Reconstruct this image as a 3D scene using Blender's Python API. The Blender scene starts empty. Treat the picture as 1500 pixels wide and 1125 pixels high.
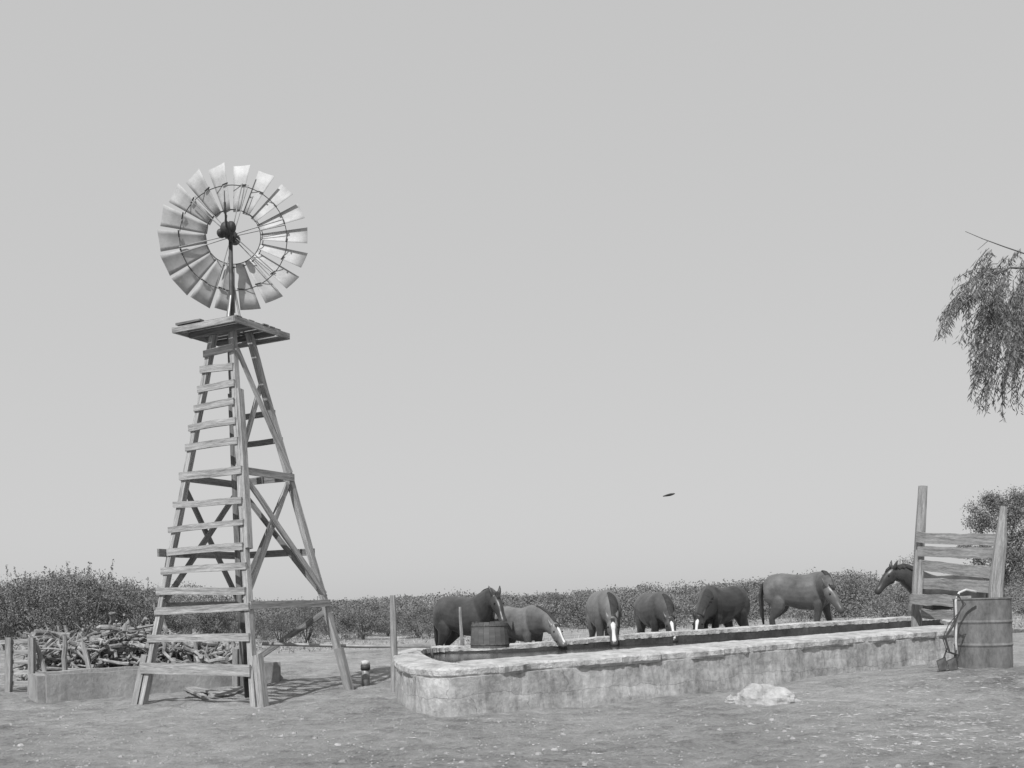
import bpy, math, random
import numpy as np
from mathutils import Vector as V, Matrix, noise
ZOOM=(1.0,750,562.5)
random.seed(7); RNG=np.random.default_rng(11)
C=bpy.context.scene.collection
F=1500.0; HY=878.0; H=1.4; A=math.radians(1.5); ca,sa=math.cos(A),math.sin(A)
def ray(px,py):
    u=(px-750)/F; v=(HY-py)/F
    return (u*ca+v*sa, 1.0, v*ca-u*sa)
def P(px,py,D):
    r=ray(px,py); return V((r[0]*D, D, H+r[2]*D))
def PZ(px,py,z):
    r=ray(px,py); D=(z-H)/r[2]; return V((r[0]*D,D,z))
def proj(p):
    x=p[0]; z=p[2]-H; u=(x*ca-z*sa)/p[1]; v=(x*sa+z*ca)/p[1]
    return 750+u*F, HY-v*F
def hy(px): return HY-math.tan(A)*(px-750)
def g2(x,y,cx,cy,s): return math.exp(-((x-cx)**2+(y-cy)**2)/(s*s))
def zg(x,y):
    z=-0.10*g2(x,y,-6.6,16,2.6)+0.20*g2(x,y,6.6,15.0,2.4)+0.2*g2(x,y,8.5,27.5,4.0)
    if y<60 and abs(x)<40:
        z+=0.05*noise.noise(V((x*.45,y*.45,1)))+0.026*noise.noise(V((x*1.7,y*1.7,4)))
        if y<22: z+=.026*noise.noise(V((x*4.2,y*4.2,9)))
    return z
def G(px,py):
    z=0
    for i in range(6):
        p=PZ(px,py,z); z=zg(p.x,p.y)
    return PZ(px,py,z)
def GP(px,D):
    x=(px-750)/F*D; z=0
    for i in range(4):
        z=zg(x,D); u=(px-750)/F; x=(u*D+(z-H)*sa)/ca
    return V((x,D,zg(x,D)))

# ---------------- materials ----------------
def mat(name,lo,hi,rough=.85,scale=3.0,bump=.3,bscale=30,metal=0,coord='obj',stretch=(1,1,1),bdist=.02,spec=.3,fac2=0.35,dark_legs=False):
    m=bpy.data.materials.new(name); m.use_nodes=True; nt=m.node_tree; N=nt.nodes; L=nt.links
    b=N['Principled BSDF']; b.inputs['Roughness'].default_value=rough; b.inputs['Metallic'].default_value=metal
    b.inputs['Specular IOR Level'].default_value=spec
    if coord=='gc':
        c=N.new('ShaderNodeAttribute'); c.attribute_name='gc'; out=c.outputs['Vector']
    else:
        c=N.new('ShaderNodeTexCoord'); out=c.outputs['Object']
    mp=N.new('ShaderNodeMapping'); mp.inputs['Scale'].default_value=stretch; L.new(out,mp.inputs[0])
    n1=N.new('ShaderNodeTexNoise'); n1.inputs['Scale'].default_value=scale; n1.inputs['Detail'].default_value=8; n1.inputs['Roughness'].default_value=.62
    n2=N.new('ShaderNodeTexNoise'); n2.inputs['Scale'].default_value=bscale; n2.inputs['Detail'].default_value=6; n2.inputs['Roughness'].default_value=.7
    L.new(mp.outputs[0],n1.inputs['Vector']); L.new(mp.outputs[0],n2.inputs['Vector'])
    mx=N.new('ShaderNodeMix'); mx.inputs[0].default_value=fac2; L.new(n1.outputs[0],mx.inputs[2]); L.new(n2.outputs[0],mx.inputs[3])
    cr=N.new('ShaderNodeValToRGB'); cr.color_ramp.elements[0].position=.36; cr.color_ramp.elements[1].position=.64
    cr.color_ramp.elements[0].color=(lo,lo,lo,1); cr.color_ramp.elements[1].color=(hi,hi,hi,1)
    L.new(mx.outputs[0],cr.inputs[0]); col=cr.outputs[0]
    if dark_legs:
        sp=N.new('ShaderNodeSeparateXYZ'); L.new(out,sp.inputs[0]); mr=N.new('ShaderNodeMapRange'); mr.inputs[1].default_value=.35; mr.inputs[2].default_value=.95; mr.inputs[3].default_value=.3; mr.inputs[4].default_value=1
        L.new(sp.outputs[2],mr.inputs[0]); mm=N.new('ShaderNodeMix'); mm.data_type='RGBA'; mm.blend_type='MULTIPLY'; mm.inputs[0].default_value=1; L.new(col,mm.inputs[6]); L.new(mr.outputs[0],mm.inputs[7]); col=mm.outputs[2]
    L.new(col,b.inputs['Base Color'])
    if bump>0:
        bp=N.new('ShaderNodeBump'); bp.inputs['Strength'].default_value=bump; bp.inputs['Distance'].default_value=bdist
        L.new(n2.outputs[0],bp.inputs['Height']); L.new(bp.outputs[0],b.inputs['Normal'])
    return m
M={}
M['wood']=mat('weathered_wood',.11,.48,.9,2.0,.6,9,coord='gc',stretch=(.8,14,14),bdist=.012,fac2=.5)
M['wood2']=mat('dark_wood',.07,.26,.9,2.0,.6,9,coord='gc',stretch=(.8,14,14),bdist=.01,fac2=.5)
M['wood3']=mat('tub_wood',.05,.16,.9,2.0,.5,9,coord='gc',stretch=(.8,10,10),bdist=.01,fac2=.5)
M['post']=mat('post_wood',.12,.40,.95,2.0,.7,9,coord='gc',stretch=(.8,12,12),bdist=.015,fac2=.5)
M['log']=mat('log_bark',.07,.40,.95,3,.6,14)
M['galv']=mat('galvanised',.34,.50,.7,2.0,.03,20,metal=.1,spec=.25)
M['iron']=mat('old_iron',.03,.09,.6,6,.2,30,metal=.3)
M['pipe']=mat('pipe_metal',.18,.34,.5,6,.1,30,metal=.3)
def concrete_mat():
    m=bpy.data.materials.new('concrete_wall'); m.use_nodes=True; nt=m.node_tree; N=nt.nodes; L=nt.links
    b=N['Principled BSDF']; b.inputs['Roughness'].default_value=.95; b.inputs['Specular IOR Level'].default_value=.15
    at=N.new('ShaderNodeAttribute'); at.attribute_name='gc'
    def nz(s,st,d=8,r=.65):
        mp=N.new('ShaderNodeMapping'); mp.inputs['Scale'].default_value=st; L.new(at.outputs['Vector'],mp.inputs[0])
        n=N.new('ShaderNodeTexNoise'); n.inputs['Scale'].default_value=s; n.inputs['Detail'].default_value=d; n.inputs['Roughness'].default_value=r; L.new(mp.outputs[0],n.inputs['Vector']); return n
    big=nz(1.5,(1,1,1.6)).outputs[0]; drip=nz(3.4,(1.6,1,.4)).outputs[0]; fine=nz(14,(1,1,1),8,.78).outputs[0]; wob=nz(1.3,(1,1,1),4)
    m1=N.new('ShaderNodeMix'); m1.inputs[0].default_value=.4; L.new(big,m1.inputs[2]); L.new(drip,m1.inputs[3])
    m2=N.new('ShaderNodeMix'); m2.inputs[0].default_value=.35; L.new(m1.outputs[0],m2.inputs[2]); L.new(fine,m2.inputs[3])
    cr=N.new('ShaderNodeValToRGB'); E=cr.color_ramp.elements; E[0].position=.38; E[0].color=(.17,.17,.17,1); E[1].position=.60; E[1].color=(.56,.56,.56,1)
    L.new(m2.outputs[0],cr.inputs[0])
    br=N.new('ShaderNodeTexBrick')
    va=N.new('ShaderNodeVectorMath'); va.operation='MULTIPLY_ADD'; L.new(wob.outputs['Color'],va.inputs[0]); va.inputs[1].default_value=(.6,.5,.3); L.new(at.outputs['Vector'],va.inputs[2])
    sp=N.new('ShaderNodeSeparateXYZ'); cb=N.new('ShaderNodeCombineXYZ'); L.new(va.outputs[0],sp.inputs[0]); L.new(sp.outputs[0],cb.inputs[0]); L.new(sp.outputs[2],cb.inputs[1]); L.new(cb.outputs[0],br.inputs['Vector'])
    br.inputs['Scale'].default_value=1; br.inputs['Brick Width'].default_value=.8; br.inputs['Row Height'].default_value=.36; br.inputs['Mortar Size'].default_value=.007; br.inputs['Mortar Smooth'].default_value=.8; br.offset=.35
    br.inputs['Color1'].default_value=(1,1,1,1); br.inputs['Color2'].default_value=(.84,.84,.84,1); br.inputs['Mortar'].default_value=(.62,.62,.62,1)
    mm=N.new('ShaderNodeMix'); mm.data_type='RGBA'; mm.blend_type='MULTIPLY'; mm.inputs[0].default_value=1; L.new(cr.outputs[0],mm.inputs[6]); L.new(br.outputs[0],mm.inputs[7]); L.new(mm.outputs[2],b.inputs['Base Color'])
    bp=N.new('ShaderNodeBump'); bp.inputs['Strength'].default_value=1; bp.inputs['Distance'].default_value=.05; L.new(m2.outputs[0],bp.inputs['Height']); L.new(bp.outputs[0],b.inputs['Normal'])
    return m
M['conc']=concrete_mat()
M['conc2']=mat('trough_concrete',.17,.40,.95,1.1,.6,16,stretch=(1,1,.75),bdist=.03)
M['rim']=mat('concrete_rim',.24,.60,.95,3.2,.9,14,bdist=.05)
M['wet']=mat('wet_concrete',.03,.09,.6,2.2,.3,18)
M['rock']=mat('pale_rock',.24,.50,.95,4,.8,18,bdist=.03)
M['drum']=mat('rusty_drum',.07,.22,.7,2.6,.3,24,stretch=(1,1,.5))
M['leaf']=mat('scrub_leaves',.07,.27,.8,1.6,0,9,fac2=.5)
M['leaf2']=mat('pepper_leaves',.08,.26,.7,3,0,9,fac2=.5)
M['far']=mat('far_leaves',.09,.25,.85,.5,0,4,fac2=.5)
M['bark']=mat('bark',.06,.2,.95,3,.5,14)
M['straw']=mat('straw',.36,.56,.9,6,0,20)
M['peb']=mat('pebble',.16,.42,.95,.8,.4,22)
M['grass']=mat('dry_grass',.2,.42,.9,1,0,8)
M['white']=mat('white_hair',.45,.65,.9,6,0,30)
M['dark']=mat('dark_hair',.015,.05,.6,14,.4,50,stretch=(1,1,.3))
M['black']=mat('eye',.01,.02,.2,9,0,40)
M['rope']=mat('rope',.35,.6,.8,9,.2,40)
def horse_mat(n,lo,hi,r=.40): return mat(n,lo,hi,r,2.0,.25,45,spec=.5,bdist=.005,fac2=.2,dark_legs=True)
def ground_mat():
    m=bpy.data.materials.new('dry_ground'); m.use_nodes=True; nt=m.node_tree; N=nt.nodes; L=nt.links
    b=N['Principled BSDF']; b.inputs['Roughness'].default_value=.97; b.inputs['Specular IOR Level'].default_value=.1
    c=N.new('ShaderNodeTexCoord')
    def nz(s,d=8,r=.65,st=(1,1,1)):
        mp=N.new('ShaderNodeMapping'); mp.inputs['Scale'].default_value=st; L.new(c.outputs['Object'],mp.inputs[0])
        n=N.new('ShaderNodeTexNoise'); n.inputs['Scale'].default_value=s; n.inputs['Detail'].default_value=d; n.inputs['Roughness'].default_value=r
        L.new(mp.outputs[0],n.inputs['Vector']); return n.outputs[0]
    a=nz(.35,6,.6,(1,.7,1)); d=nz(2.6,8,.7); e=nz(20,8,.85)
    m1=N.new('ShaderNodeMix'); m1.inputs[0].default_value=.55; L.new(a,m1.inputs[2]); L.new(d,m1.inputs[3])
    m2=N.new('ShaderNodeMix'); m2.inputs[0].default_value=.42; L.new(m1.outputs[0],m2.inputs[2]); L.new(e,m2.inputs[3])
    cr=N.new('ShaderNodeValToRGB'); E=cr.color_ramp.elements
    E[0].position=.39; E[0].color=(.14,.14,.14,1); E[1].position=.60; E[1].color=(.56,.56,.56,1)
    k=E.new(.49); k.color=(.37,.37,.37,1)
    L.new(m2.outputs[0],cr.inputs[0]); L.new(cr.outputs[0],b.inputs['Base Color'])
    vo=N.new('ShaderNodeTexVoronoi'); vo.inputs['Scale'].default_value=5.0; vo.feature='SMOOTH_F1'; L.new(c.outputs['Object'],vo.inputs['Vector'])
    m3=N.new('ShaderNodeMix'); m3.inputs[0].default_value=.45; L.new(d,m3.inputs[2]); L.new(e,m3.inputs[3])
    m4=N.new('ShaderNodeMix'); m4.inputs[0].default_value=.35; L.new(m3.outputs[0],m4.inputs[2]); L.new(vo.outputs['Distance'],m4.inputs[3])
    bp=N.new('ShaderNodeBump'); bp.inputs['Strength'].default_value=1; bp.inputs['Distance'].default_value=.24
    L.new(m4.outputs[0],bp.inputs['Height']); L.new(bp.outputs[0],b.inputs['Normal'])
    return m
M['ground']=ground_mat()
def water_mat():
    m=bpy.data.materials.new('tank_water'); m.use_nodes=True; nt=m.node_tree; N=nt.nodes; L=nt.links
    b=N['Principled BSDF']; b.inputs['Base Color'].default_value=(.03,.03,.03,1); b.inputs['Roughness'].default_value=.15; b.inputs['IOR'].default_value=1.25
    b.inputs['Specular IOR Level'].default_value=.3
    n=N.new('ShaderNodeTexNoise'); n.inputs['Scale'].default_value=3; n.inputs['Detail'].default_value=3
    bp=N.new('ShaderNodeBump'); bp.inputs['Strength'].default_value=.3; bp.inputs['Distance'].default_value=.03
    L.new(n.outputs[0],bp.inputs['Height']); L.new(bp.outputs[0],b.inputs['Normal']); return m
M['water']=water_mat()

# ---------------- mesh helpers ----------------
def tagd(o,label=None,cat=None,group=None,kind=None):
    if label: o['label']=label
    if cat: o['category']=cat
    if group: o['group']=group
    if kind: o['kind']=kind
    return o
def empty(name,loc,label,cat,group=None,rz=0,sc=1):
    o=bpy.data.objects.new(name,None); C.objects.link(o); o.location=loc; o.rotation_euler=(0,0,rz); o.scale=(sc,sc,sc)
    o.empty_display_size=.2
    return tagd(o,label,cat,group)
class MB:
    def __init__(s): s.v=[]; s.f=[]; s.g=[]
    def add(s,vs,fs,gs=None):
        b=len(s.v); s.v+= [V(p) for p in vs]; s.f+=[tuple(i+b for i in f) for f in fs]
        s.g+= (gs if gs else [tuple(p) for p in vs]); return s
    def beam(s,p0,p1,w,h,up=(0,0,1),jit=.006,seg=None,taper=1.0):
        p0=V(p0);p1=V(p1); d=p1-p0; Ln=d.length; t=d/Ln; up=V(up); side=t.cross(up).normalized(); up=side.cross(t).normalized()
        n=seg or max(1,int(Ln/.45)); off=random.random()*50; vs=[];gs=[];fs=[]
        for i in range(n+1):
            k=i/n; q=p0+d*k+side*random.uniform(-jit,jit)+up*random.uniform(-jit,jit); m=1+(taper-1)*k
            for a,b in ((-1,-1),(1,-1),(1,1),(-1,1)):
                vs.append(q+side*(a*w*.5*m+random.uniform(-jit,jit)*.4)+up*(b*h*.5*m+random.uniform(-jit,jit)*.4)); gs.append((k*Ln+off,a*w*.5+off,b*h*.5+off*.7))
        for i in range(n):
            for j in range(4):
                a=i*4+j; b=i*4+(j+1)%4; fs.append((a,b,b+4,a+4))
        fs.append((3,2,1,0)); e=n*4; fs.append((e,e+1,e+2,e+3))
        return s.add(vs,fs,gs)
    def tube(s,pts,rads,n=10,side=None,closed=False,rough=0):
        pts=[V(p) for p in pts]; m=len(pts); vs=[];fs=[];gs=[]; prev=None; L=0; off=random.random()*50
        if not isinstance(rads,(list,tuple)): rads=[rads]*m
        for i in range(m):
            if closed: t=(pts[(i+1)%m]-pts[i-1]).normalized()
            else: t=(pts[min(i+1,m-1)]-pts[max(i-1,0)]).normalized()
            if side is not None:
                sd=V(side[i] if isinstance(side,list) else side)
            else:
                sd=prev if prev is not None else (V((1,0,0)) if abs(t.x)<.8 else V((0,1,0)))
            sd=(sd-t*sd.dot(t)).normalized(); prev=sd; u=t.cross(sd)
            r=rads[i]; ra,rb=(r if isinstance(r,tuple) else (r,r))
            if i: L+=(pts[i]-pts[i-1]).length
            for j in range(n):
                a=2*math.pi*j/n; k=1+random.uniform(-rough,rough)
                vs.append(pts[i]+sd*(ra*k*math.cos(a))+u*(rb*k*math.sin(a))); gs.append((L+off,ra*math.cos(a)+off,rb*math.sin(a)))
        for i in range(m if closed else m-1):
            for j in range(n):
                a=i*n+j; b=i*n+(j+1)%n; c=((i+1)%m)*n+(j+1)%n; d=((i+1)%m)*n+j; fs.append((a,b,c,d))
        if not closed:
            fs.append(tuple(range(n-1,-1,-1))); fs.append(tuple(range((m-1)*n,m*n)))
        return s.add(vs,fs,gs)
    def sphere(s,c,r,n=8,jit=0):
        c=V(c); r=V((r,r,r)) if not isinstance(r,(tuple,V)) else V(r); vs=[];fs=[]
        for i in range(1,n):
            for j in range(n*2):
                a=math.pi*i/n;b=math.pi*j/n; k=1+random.uniform(-jit,jit)
                vs.append(c+V((r.x*math.sin(a)*math.cos(b)*k,r.y*math.sin(a)*math.sin(b)*k,r.z*math.cos(a)*k)))
        m=n*2
        for i in range(n-2):
            for j in range(m): fs.append((i*m+j,(i+1)*m+j,(i+1)*m+(j+1)%m,i*m+(j+1)%m))
        vs.append(c+V((0,0,r.z))); vs.append(c-V((0,0,r.z))); t=len(vs)-2
        for j in range(m): fs.append((t,j,(j+1)%m)); fs.append((t+1,(n-2)*m+(j+1)%m,(n-2)*m+j))
        return s.add(vs,fs)
    def lathe(s,c,prof,n=28):
        c=V(c);vs=[];fs=[];gs=[]
        for (r,z) in prof:
            for j in range(n):
                a=2*math.pi*j/n; vs.append(c+V((r*math.cos(a),r*math.sin(a),z))); gs.append((z,a*.35,r))
        for i in range(len(prof)-1):
            for j in range(n): fs.append((i*n+j,i*n+(j+1)%n,(i+1)*n+(j+1)%n,(i+1)*n+j))
        return s.add(vs,fs,gs)
    def build(s,name,m,parent=None,origin=None,smooth=False,local=False):
        o0=V(origin) if origin is not None else V((0,0,0))
        me=bpy.data.meshes.new(name); me.from_pydata([tuple(p-o0) for p in s.v],[],s.f); me.update()
        at=me.attributes.new('gc','FLOAT_VECTOR','POINT'); at.data.foreach_set('vector',np.array([tuple(g) for g in s.g],dtype=np.float32).ravel())
        me.materials.append(m)
        if smooth: me.shade_smooth()
        o=bpy.data.objects.new(name,me); C.objects.link(o)
        if parent is not None: o.parent=parent
        elif not local: o.location=o0
        return o
def np_mesh(name,vs,nper,m):
    N=len(vs)//nper; me=bpy.data.meshes.new(name)
    me.vertices.add(len(vs)); me.vertices.foreach_set('co',vs.astype(np.float32).ravel())
    me.loops.add(N*nper); me.loops.foreach_set('vertex_index',np.arange(N*nper,dtype=np.int32))
    me.polygons.add(N); me.polygons.foreach_set('loop_start',np.arange(0,N*nper,nper,dtype=np.int32))
    me.update(calc_edges=True); me.validate(); me.materials.append(m); return me
def leaf_quads(c,ln,wd,dirs=None):
    n=len(c); d=RNG.normal(size=(n,3)) if dirs is None else dirs
    d/=np.linalg.norm(d,axis=1)[:,None]; q=RNG.normal(size=(n,3)); s=np.cross(d,q); s/=np.linalg.norm(s,axis=1)[:,None]
    l=(ln*RNG.uniform(.6,1.3,n))[:,None]; w=(wd*RNG.uniform(.6,1.3,n))[:,None]
    out=np.empty((n,4,3)); out[:,0]=c-d*l*.5; out[:,1]=c+s*w*.5; out[:,2]=c+d*l*.5; out[:,3]=c-s*w*.5
    return out.reshape(-1,3)
def obj(name,me,parent=None,loc=(0,0,0),rz=0,sc=(1,1,1)):
    o=bpy.data.objects.new(name,me); C.objects.link(o); o.parent=parent; o.location=loc; o.rotation_euler=(0,0,rz); o.scale=sc; return o

# ---------------- ground ----------------
def axis(lo,hi,step,far,g=1.18):
    a=list(np.arange(lo,hi,step)); s=step; x=a[-1]
    while x<far: s*=g; x+=s; a.append(x)
    s=step; x=a[0]; b=[]
    while x>-far: s*=g; x-=s; b.append(x)
    return b[::-1]+a
xs=axis(-12,14,.10,2500); ys=[y for y in axis(6,30,.10,2500) if y>-300]
vs=[(x,y,zg(x,y)) for y in ys for x in xs]; nx=len(xs)
fs=[(j*nx+i,j*nx+i+1,(j+1)*nx+i+1,(j+1)*nx+i) for j in range(len(ys)-1) for i in range(nx-1)]
gme=bpy.data.meshes.new('ground'); gme.from_pydata(vs,[],fs); gme.materials.append(M['ground']); gme.shade_smooth()
tagd(obj('ground',gme),kind='structure')

def scatter_pebbles(n):
    vs=[]
    for i in range(n):
        D=7.0+ (random.random()**1.5)*16; px=random.uniform(-60,1560); x=(px-750)/F*D; s=random.uniform(.005,.015)*(1+ (random.random()>.96)*1.6)
        a0=random.uniform(0,6.28); z=zg(x,D)-.002; r1=[];r2=[]
        for j in range(6):
            a=a0+j*1.047; k=s*random.uniform(.75,1.2); r1.append((x+math.cos(a)*k,D+math.sin(a)*k*.9,z)); r2.append((x+math.cos(a)*k*.72,D+math.sin(a)*k*.65,z+s*random.uniform(.4,.6)))
        t=(x,D,z+s*.72)
        for j in range(6):
            k=(j+1)%6; vs+=[r1[j],r1[k],r2[k],r1[j],r2[k],r2[j],r2[j],r2[k],t]
    return np.array(vs)
tagd(obj('pebbles',np_mesh('pebbles',scatter_pebbles(8000),3,M['peb'])),'small clods and pebbles scattered over the bare dry ground','pebbles',kind='stuff')
sc=[];sd=[]
for i in range(1300):
    if random.random()<.8: px=random.gauss(1370,120); D=random.uniform(8.5,14.0)
    else: px=random.uniform(0,1500); D=random.uniform(8,18)
    x=(px-750)/F*D; sc.append((x,D,zg(x,D)+.01)); a=random.uniform(0,3.14); sd.append((math.cos(a),math.sin(a),random.uniform(-.1,.1)))
tagd(obj('straw',np_mesh('straw',leaf_quads(np.array(sc),.08,.006,np.array(sd)),4,M['straw'])),'pale bits of straw and twig littering the dirt','straw',kind='stuff')
sc=[]
for i in range(16000):
    D=random.uniform(30,60); x=random.uniform(-.55,.55)*D
    if noise.noise(V((x*.3,D*.3,7)))<.0: continue
    sc.append((x,D,zg(x,D)+random.uniform(.02,.12)))
dd=RNG.normal(size=(len(sc),3))*[.4,.4,1]
tagd(obj('dry_grass',np_mesh('dry_grass',leaf_quads(np.array(sc),.22,.04,dd),4,M['grass'])),'thin dry grass on the flat ground before the scrub','grass',kind='stuff')

# ---------------- windmill tower ----------------
Bf=V((-3.76,14.8,0)); Af=V((-5.78,15.9,0)); Cf=V((-2.72,16.87,0)); Df=Af+Cf-Bf
cen=(Af+Cf)/2; ZP=5.77
up_c=V((cen.x-.12,cen.y,ZP))
hd=(Cf-Af)/2; hd2=(Bf-Df)/2; kt=.165
top={'A':up_c-hd*kt,'C':up_c+hd*kt,'B':up_c+hd2*kt,'D':up_c-hd2*kt}
foot={}
for k,p in zip('ABCD',(Af,Bf,Cf,Df)): foot[k]=V((p.x,p.y,zg(p.x,p.y)-.05))
def L(k,z):
    a,b=foot[k],top[k]; t=(z-a.z)/(b.z-a.z); return a+(b-a)*t
WO=V((cen.x,cen.y,0))
wm=empty('windmill',WO,'tall wooden ladder-sided windmill tower with a bladed metal wheel on top','windmill')
def part(name,mb,m,parent=wm,smooth=False): return mb.build(name,m,parent,WO,smooth)
nAB=((Bf-Af).cross(V((0,0,1)))).normalized(); nBC=((Cf-Bf).cross(V((0,0,1)))).normalized()
nCD=-nAB; nDA=-nBC
for k in 'ABCD':
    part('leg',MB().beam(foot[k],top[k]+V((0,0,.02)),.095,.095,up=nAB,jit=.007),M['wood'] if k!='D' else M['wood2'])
    p=L(k,zg(foot[k].x,foot[k].y)); sdv=(nBC if k in 'BC' else -nBC)
    if k=='C': sdv=nBC*.6+nAB*.4
    e=L(k,.68)+sdv*.12
    part('anchor_post',MB().beam(p+sdv*.17+V((0,0,-.1)),e,.12,.11,up=nAB,jit=.01),M['post'])
def zfor(k1,k2,py):
    lo,hi=-.2,6.2
    for _ in range(40):
        m=(lo+hi)/2; q=(L(k1,m)+L(k2,m))/2
        if proj(q)[1]>py: lo=m
        else: hi=m
    return lo
ys_=[515,540,567,594,622,651,737,771,805,833,866,892,934,980]
for i,y in enumerate(ys_):
    z=zfor('A','B',y); a=L('A',z)+nAB*.07; b=L('B',z)+nAB*.07; d=(b-a).normalized()
    hgt=random.uniform(.09,.11) if i<11 else .115
    if y==980: hgt=.17
    o1=.08 if y!=980 else .16
    tl=random.uniform(-.02,.02)
    part('rung',MB().beam(a-d*(o1*random.uniform(.5,1.3))+V((0,0,tl)),b+d*.05*random.uniform(.3,1.5)-V((0,0,tl)),.035,hgt,jit=.007),M['wood'])
def belt(k1,k2,n,z,h=.13,ov=.09,z2=None,m='wood'):
    a=L(k1,z)+n*.07; b=L(k2,z2 or z)+n*.07; d=(b-a).normalized()
    part('belt_board',MB().beam(a-d*ov,b+d*ov,.04,h,jit=.005),M[m])
zb=zfor('A','B',694)
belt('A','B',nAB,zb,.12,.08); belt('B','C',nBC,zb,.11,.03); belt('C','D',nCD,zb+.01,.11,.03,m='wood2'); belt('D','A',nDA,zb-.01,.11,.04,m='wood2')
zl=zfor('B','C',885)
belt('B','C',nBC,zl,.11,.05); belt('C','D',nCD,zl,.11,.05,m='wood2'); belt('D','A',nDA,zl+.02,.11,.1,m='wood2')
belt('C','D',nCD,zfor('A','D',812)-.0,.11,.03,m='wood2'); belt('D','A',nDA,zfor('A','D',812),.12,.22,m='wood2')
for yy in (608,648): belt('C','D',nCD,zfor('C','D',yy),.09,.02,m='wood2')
def brace(k1,z1,k2,z2,n,off=.06,w=.09,m='wood'):
    part('brace',MB().beam(L(k1,z1)+n*off,L(k2,z2)+n*off,.035,w,up=n.cross(L(k2,z2)-L(k1,z1)),jit=.005),M[m])
brace('B',zb-.08,'C',zl+.15,nBC,.06); brace('C',zb-.08,'B',zl+.06,nBC,-.055)
brace('B',5.45,'C',zb+.08,nBC,.06,.08); brace('B',zb+.05,'C',4.95,nBC,-.055,.08)
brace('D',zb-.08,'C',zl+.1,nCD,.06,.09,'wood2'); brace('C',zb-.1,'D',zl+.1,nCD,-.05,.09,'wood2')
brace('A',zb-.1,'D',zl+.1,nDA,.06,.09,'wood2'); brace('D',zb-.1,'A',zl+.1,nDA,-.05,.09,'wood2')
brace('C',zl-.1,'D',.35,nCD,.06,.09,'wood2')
part('splice_board',MB().beam(L('B',zb+1.3)+nBC*.08,L('B',zb-1.2)+nBC*.08,.05,.11,up=nAB),M['wood'])
PH=.86
def pc(a,b,z=0): return up_c+hd.normalized()*a+hd2.normalized()*b+V((0,0,z))
cr=[pc(-PH,0),pc(0,PH),pc(PH,0),pc(0,-PH)]
ux=(cr[1]-cr[0]).normalized(); uy=(cr[3]-cr[0]).normalized(); side=(cr[1]-cr[0]).length
mb=MB(); nb=8
for i in range(nb):
    t=(i+.5)/nb*side; w=side/nb-.03
    a=cr[0]+uy*t; e0=random.uniform(0,.05); e1=random.uniform(-.01,.05); mb.beam(a+V((0,0,.055))-ux*e0,a+ux*(side+e1)+V((0,0,.055)),w,.022,jit=.004)
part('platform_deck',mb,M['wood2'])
for a,b,n_ in ((0,1,nAB),(1,2,nBC),(2,3,nCD),(3,0,nDA)):
    d=(cr[b]-cr[a]).normalized()
    part('fascia_board',MB().beam(cr[a]+n_*.024-d*.03,cr[b]+n_*.024+d*.03,.035,.085,jit=.005),M['wood'])
for s in (-.3,.3):
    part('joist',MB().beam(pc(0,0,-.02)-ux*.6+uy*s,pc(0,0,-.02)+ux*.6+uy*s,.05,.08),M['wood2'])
part('loose_plank',MB().beam(pc(-.82,.0,.09),pc(-.46,.34,.10),.1,.03),M['wood2'])
Wc=P(337,342,16.45); hubz=Wc.z
part('mast',MB().tube([pc(0,0,-.4),V((Wc.x+.02,Wc.y-.05,hubz-.1))],[.045,.032],10),M['iron'],smooth=True)
for a in (0,2.1,4.2):
    q=V((math.cos(a+.4),math.sin(a+.4),0))*.17
    part('mast_strut',MB().tube([pc(0,0,.06)+q,V((Wc.x+.02,Wc.y,hubz-.75))],.018,6),M['pipe'])
part('pump_rod',MB().tube([V((cen.x+.03,cen.y,.5)),V((up_c.x+.03,cen.y,ZP+.2))],.018,6),M['pipe'])
part('well_pipe',MB().tube([V((cen.x,cen.y,-.1)),V((cen.x,cen.y,1.0)),V((cen.x,cen.y,1.05)),V((cen.x,cen.y,1.3))],[.07,.07,.12,.12],12),M['iron'],smooth=True)
part('guide_box',MB().beam(V((cen.x-.1,cen.y,1.3)),V((cen.x-.16,cen.y,4.8)),.08,.09,up=(0,1,0)),M['wood2'])
gb=MB(); gb.sphere((Wc.x,Wc.y-.15,hubz),(.11,.17,.13),8); gb.tube([V((Wc.x,Wc.y-.3,hubz)),V((Wc.x,Wc.y+.3,hubz))],.04,10)
gb.sphere((Wc.x+.09,Wc.y-.2,hubz+.03),(.06,.08,.09),7); gb.sphere((Wc.x-.1,Wc.y-.15,hubz-.05),(.07,.1,.07),7)
gb.tube([V((Wc.x-.03,Wc.y-.2,hubz)),V((Wc.x+.0,Wc.y-.2,hubz+.22))],.018,6); gb.tube([V((Wc.x+.06,Wc.y-.2,hubz-.2)),V((Wc.x+.06,Wc.y-.2,hubz+.12))],.018,6)
part('gearbox',gb,M['iron'],smooth=True)
hub=MB(); hub.tube([V((Wc.x,Wc.y+.1,hubz)),V((Wc.x,Wc.y+.30,hubz))],.09,14)
wh=part('wheel',hub,M['iron'],smooth=True); wh['label']='round metal wheel hub with spokes and eighteen blades'
axn=V((math.sin(math.radians(4)),-math.cos(math.radians(4)),0)).normalized()
tx=V((-axn.y,axn.x,0)); tz=V((0,0,1)); Wp=V((Wc.x,Wc.y+.2,hubz))
def wp(r,th,ax=0): return Wp+tx*(r*math.sin(th))+tz*(r*math.cos(th))+axn*ax
RO=1.19;RI=.43
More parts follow.
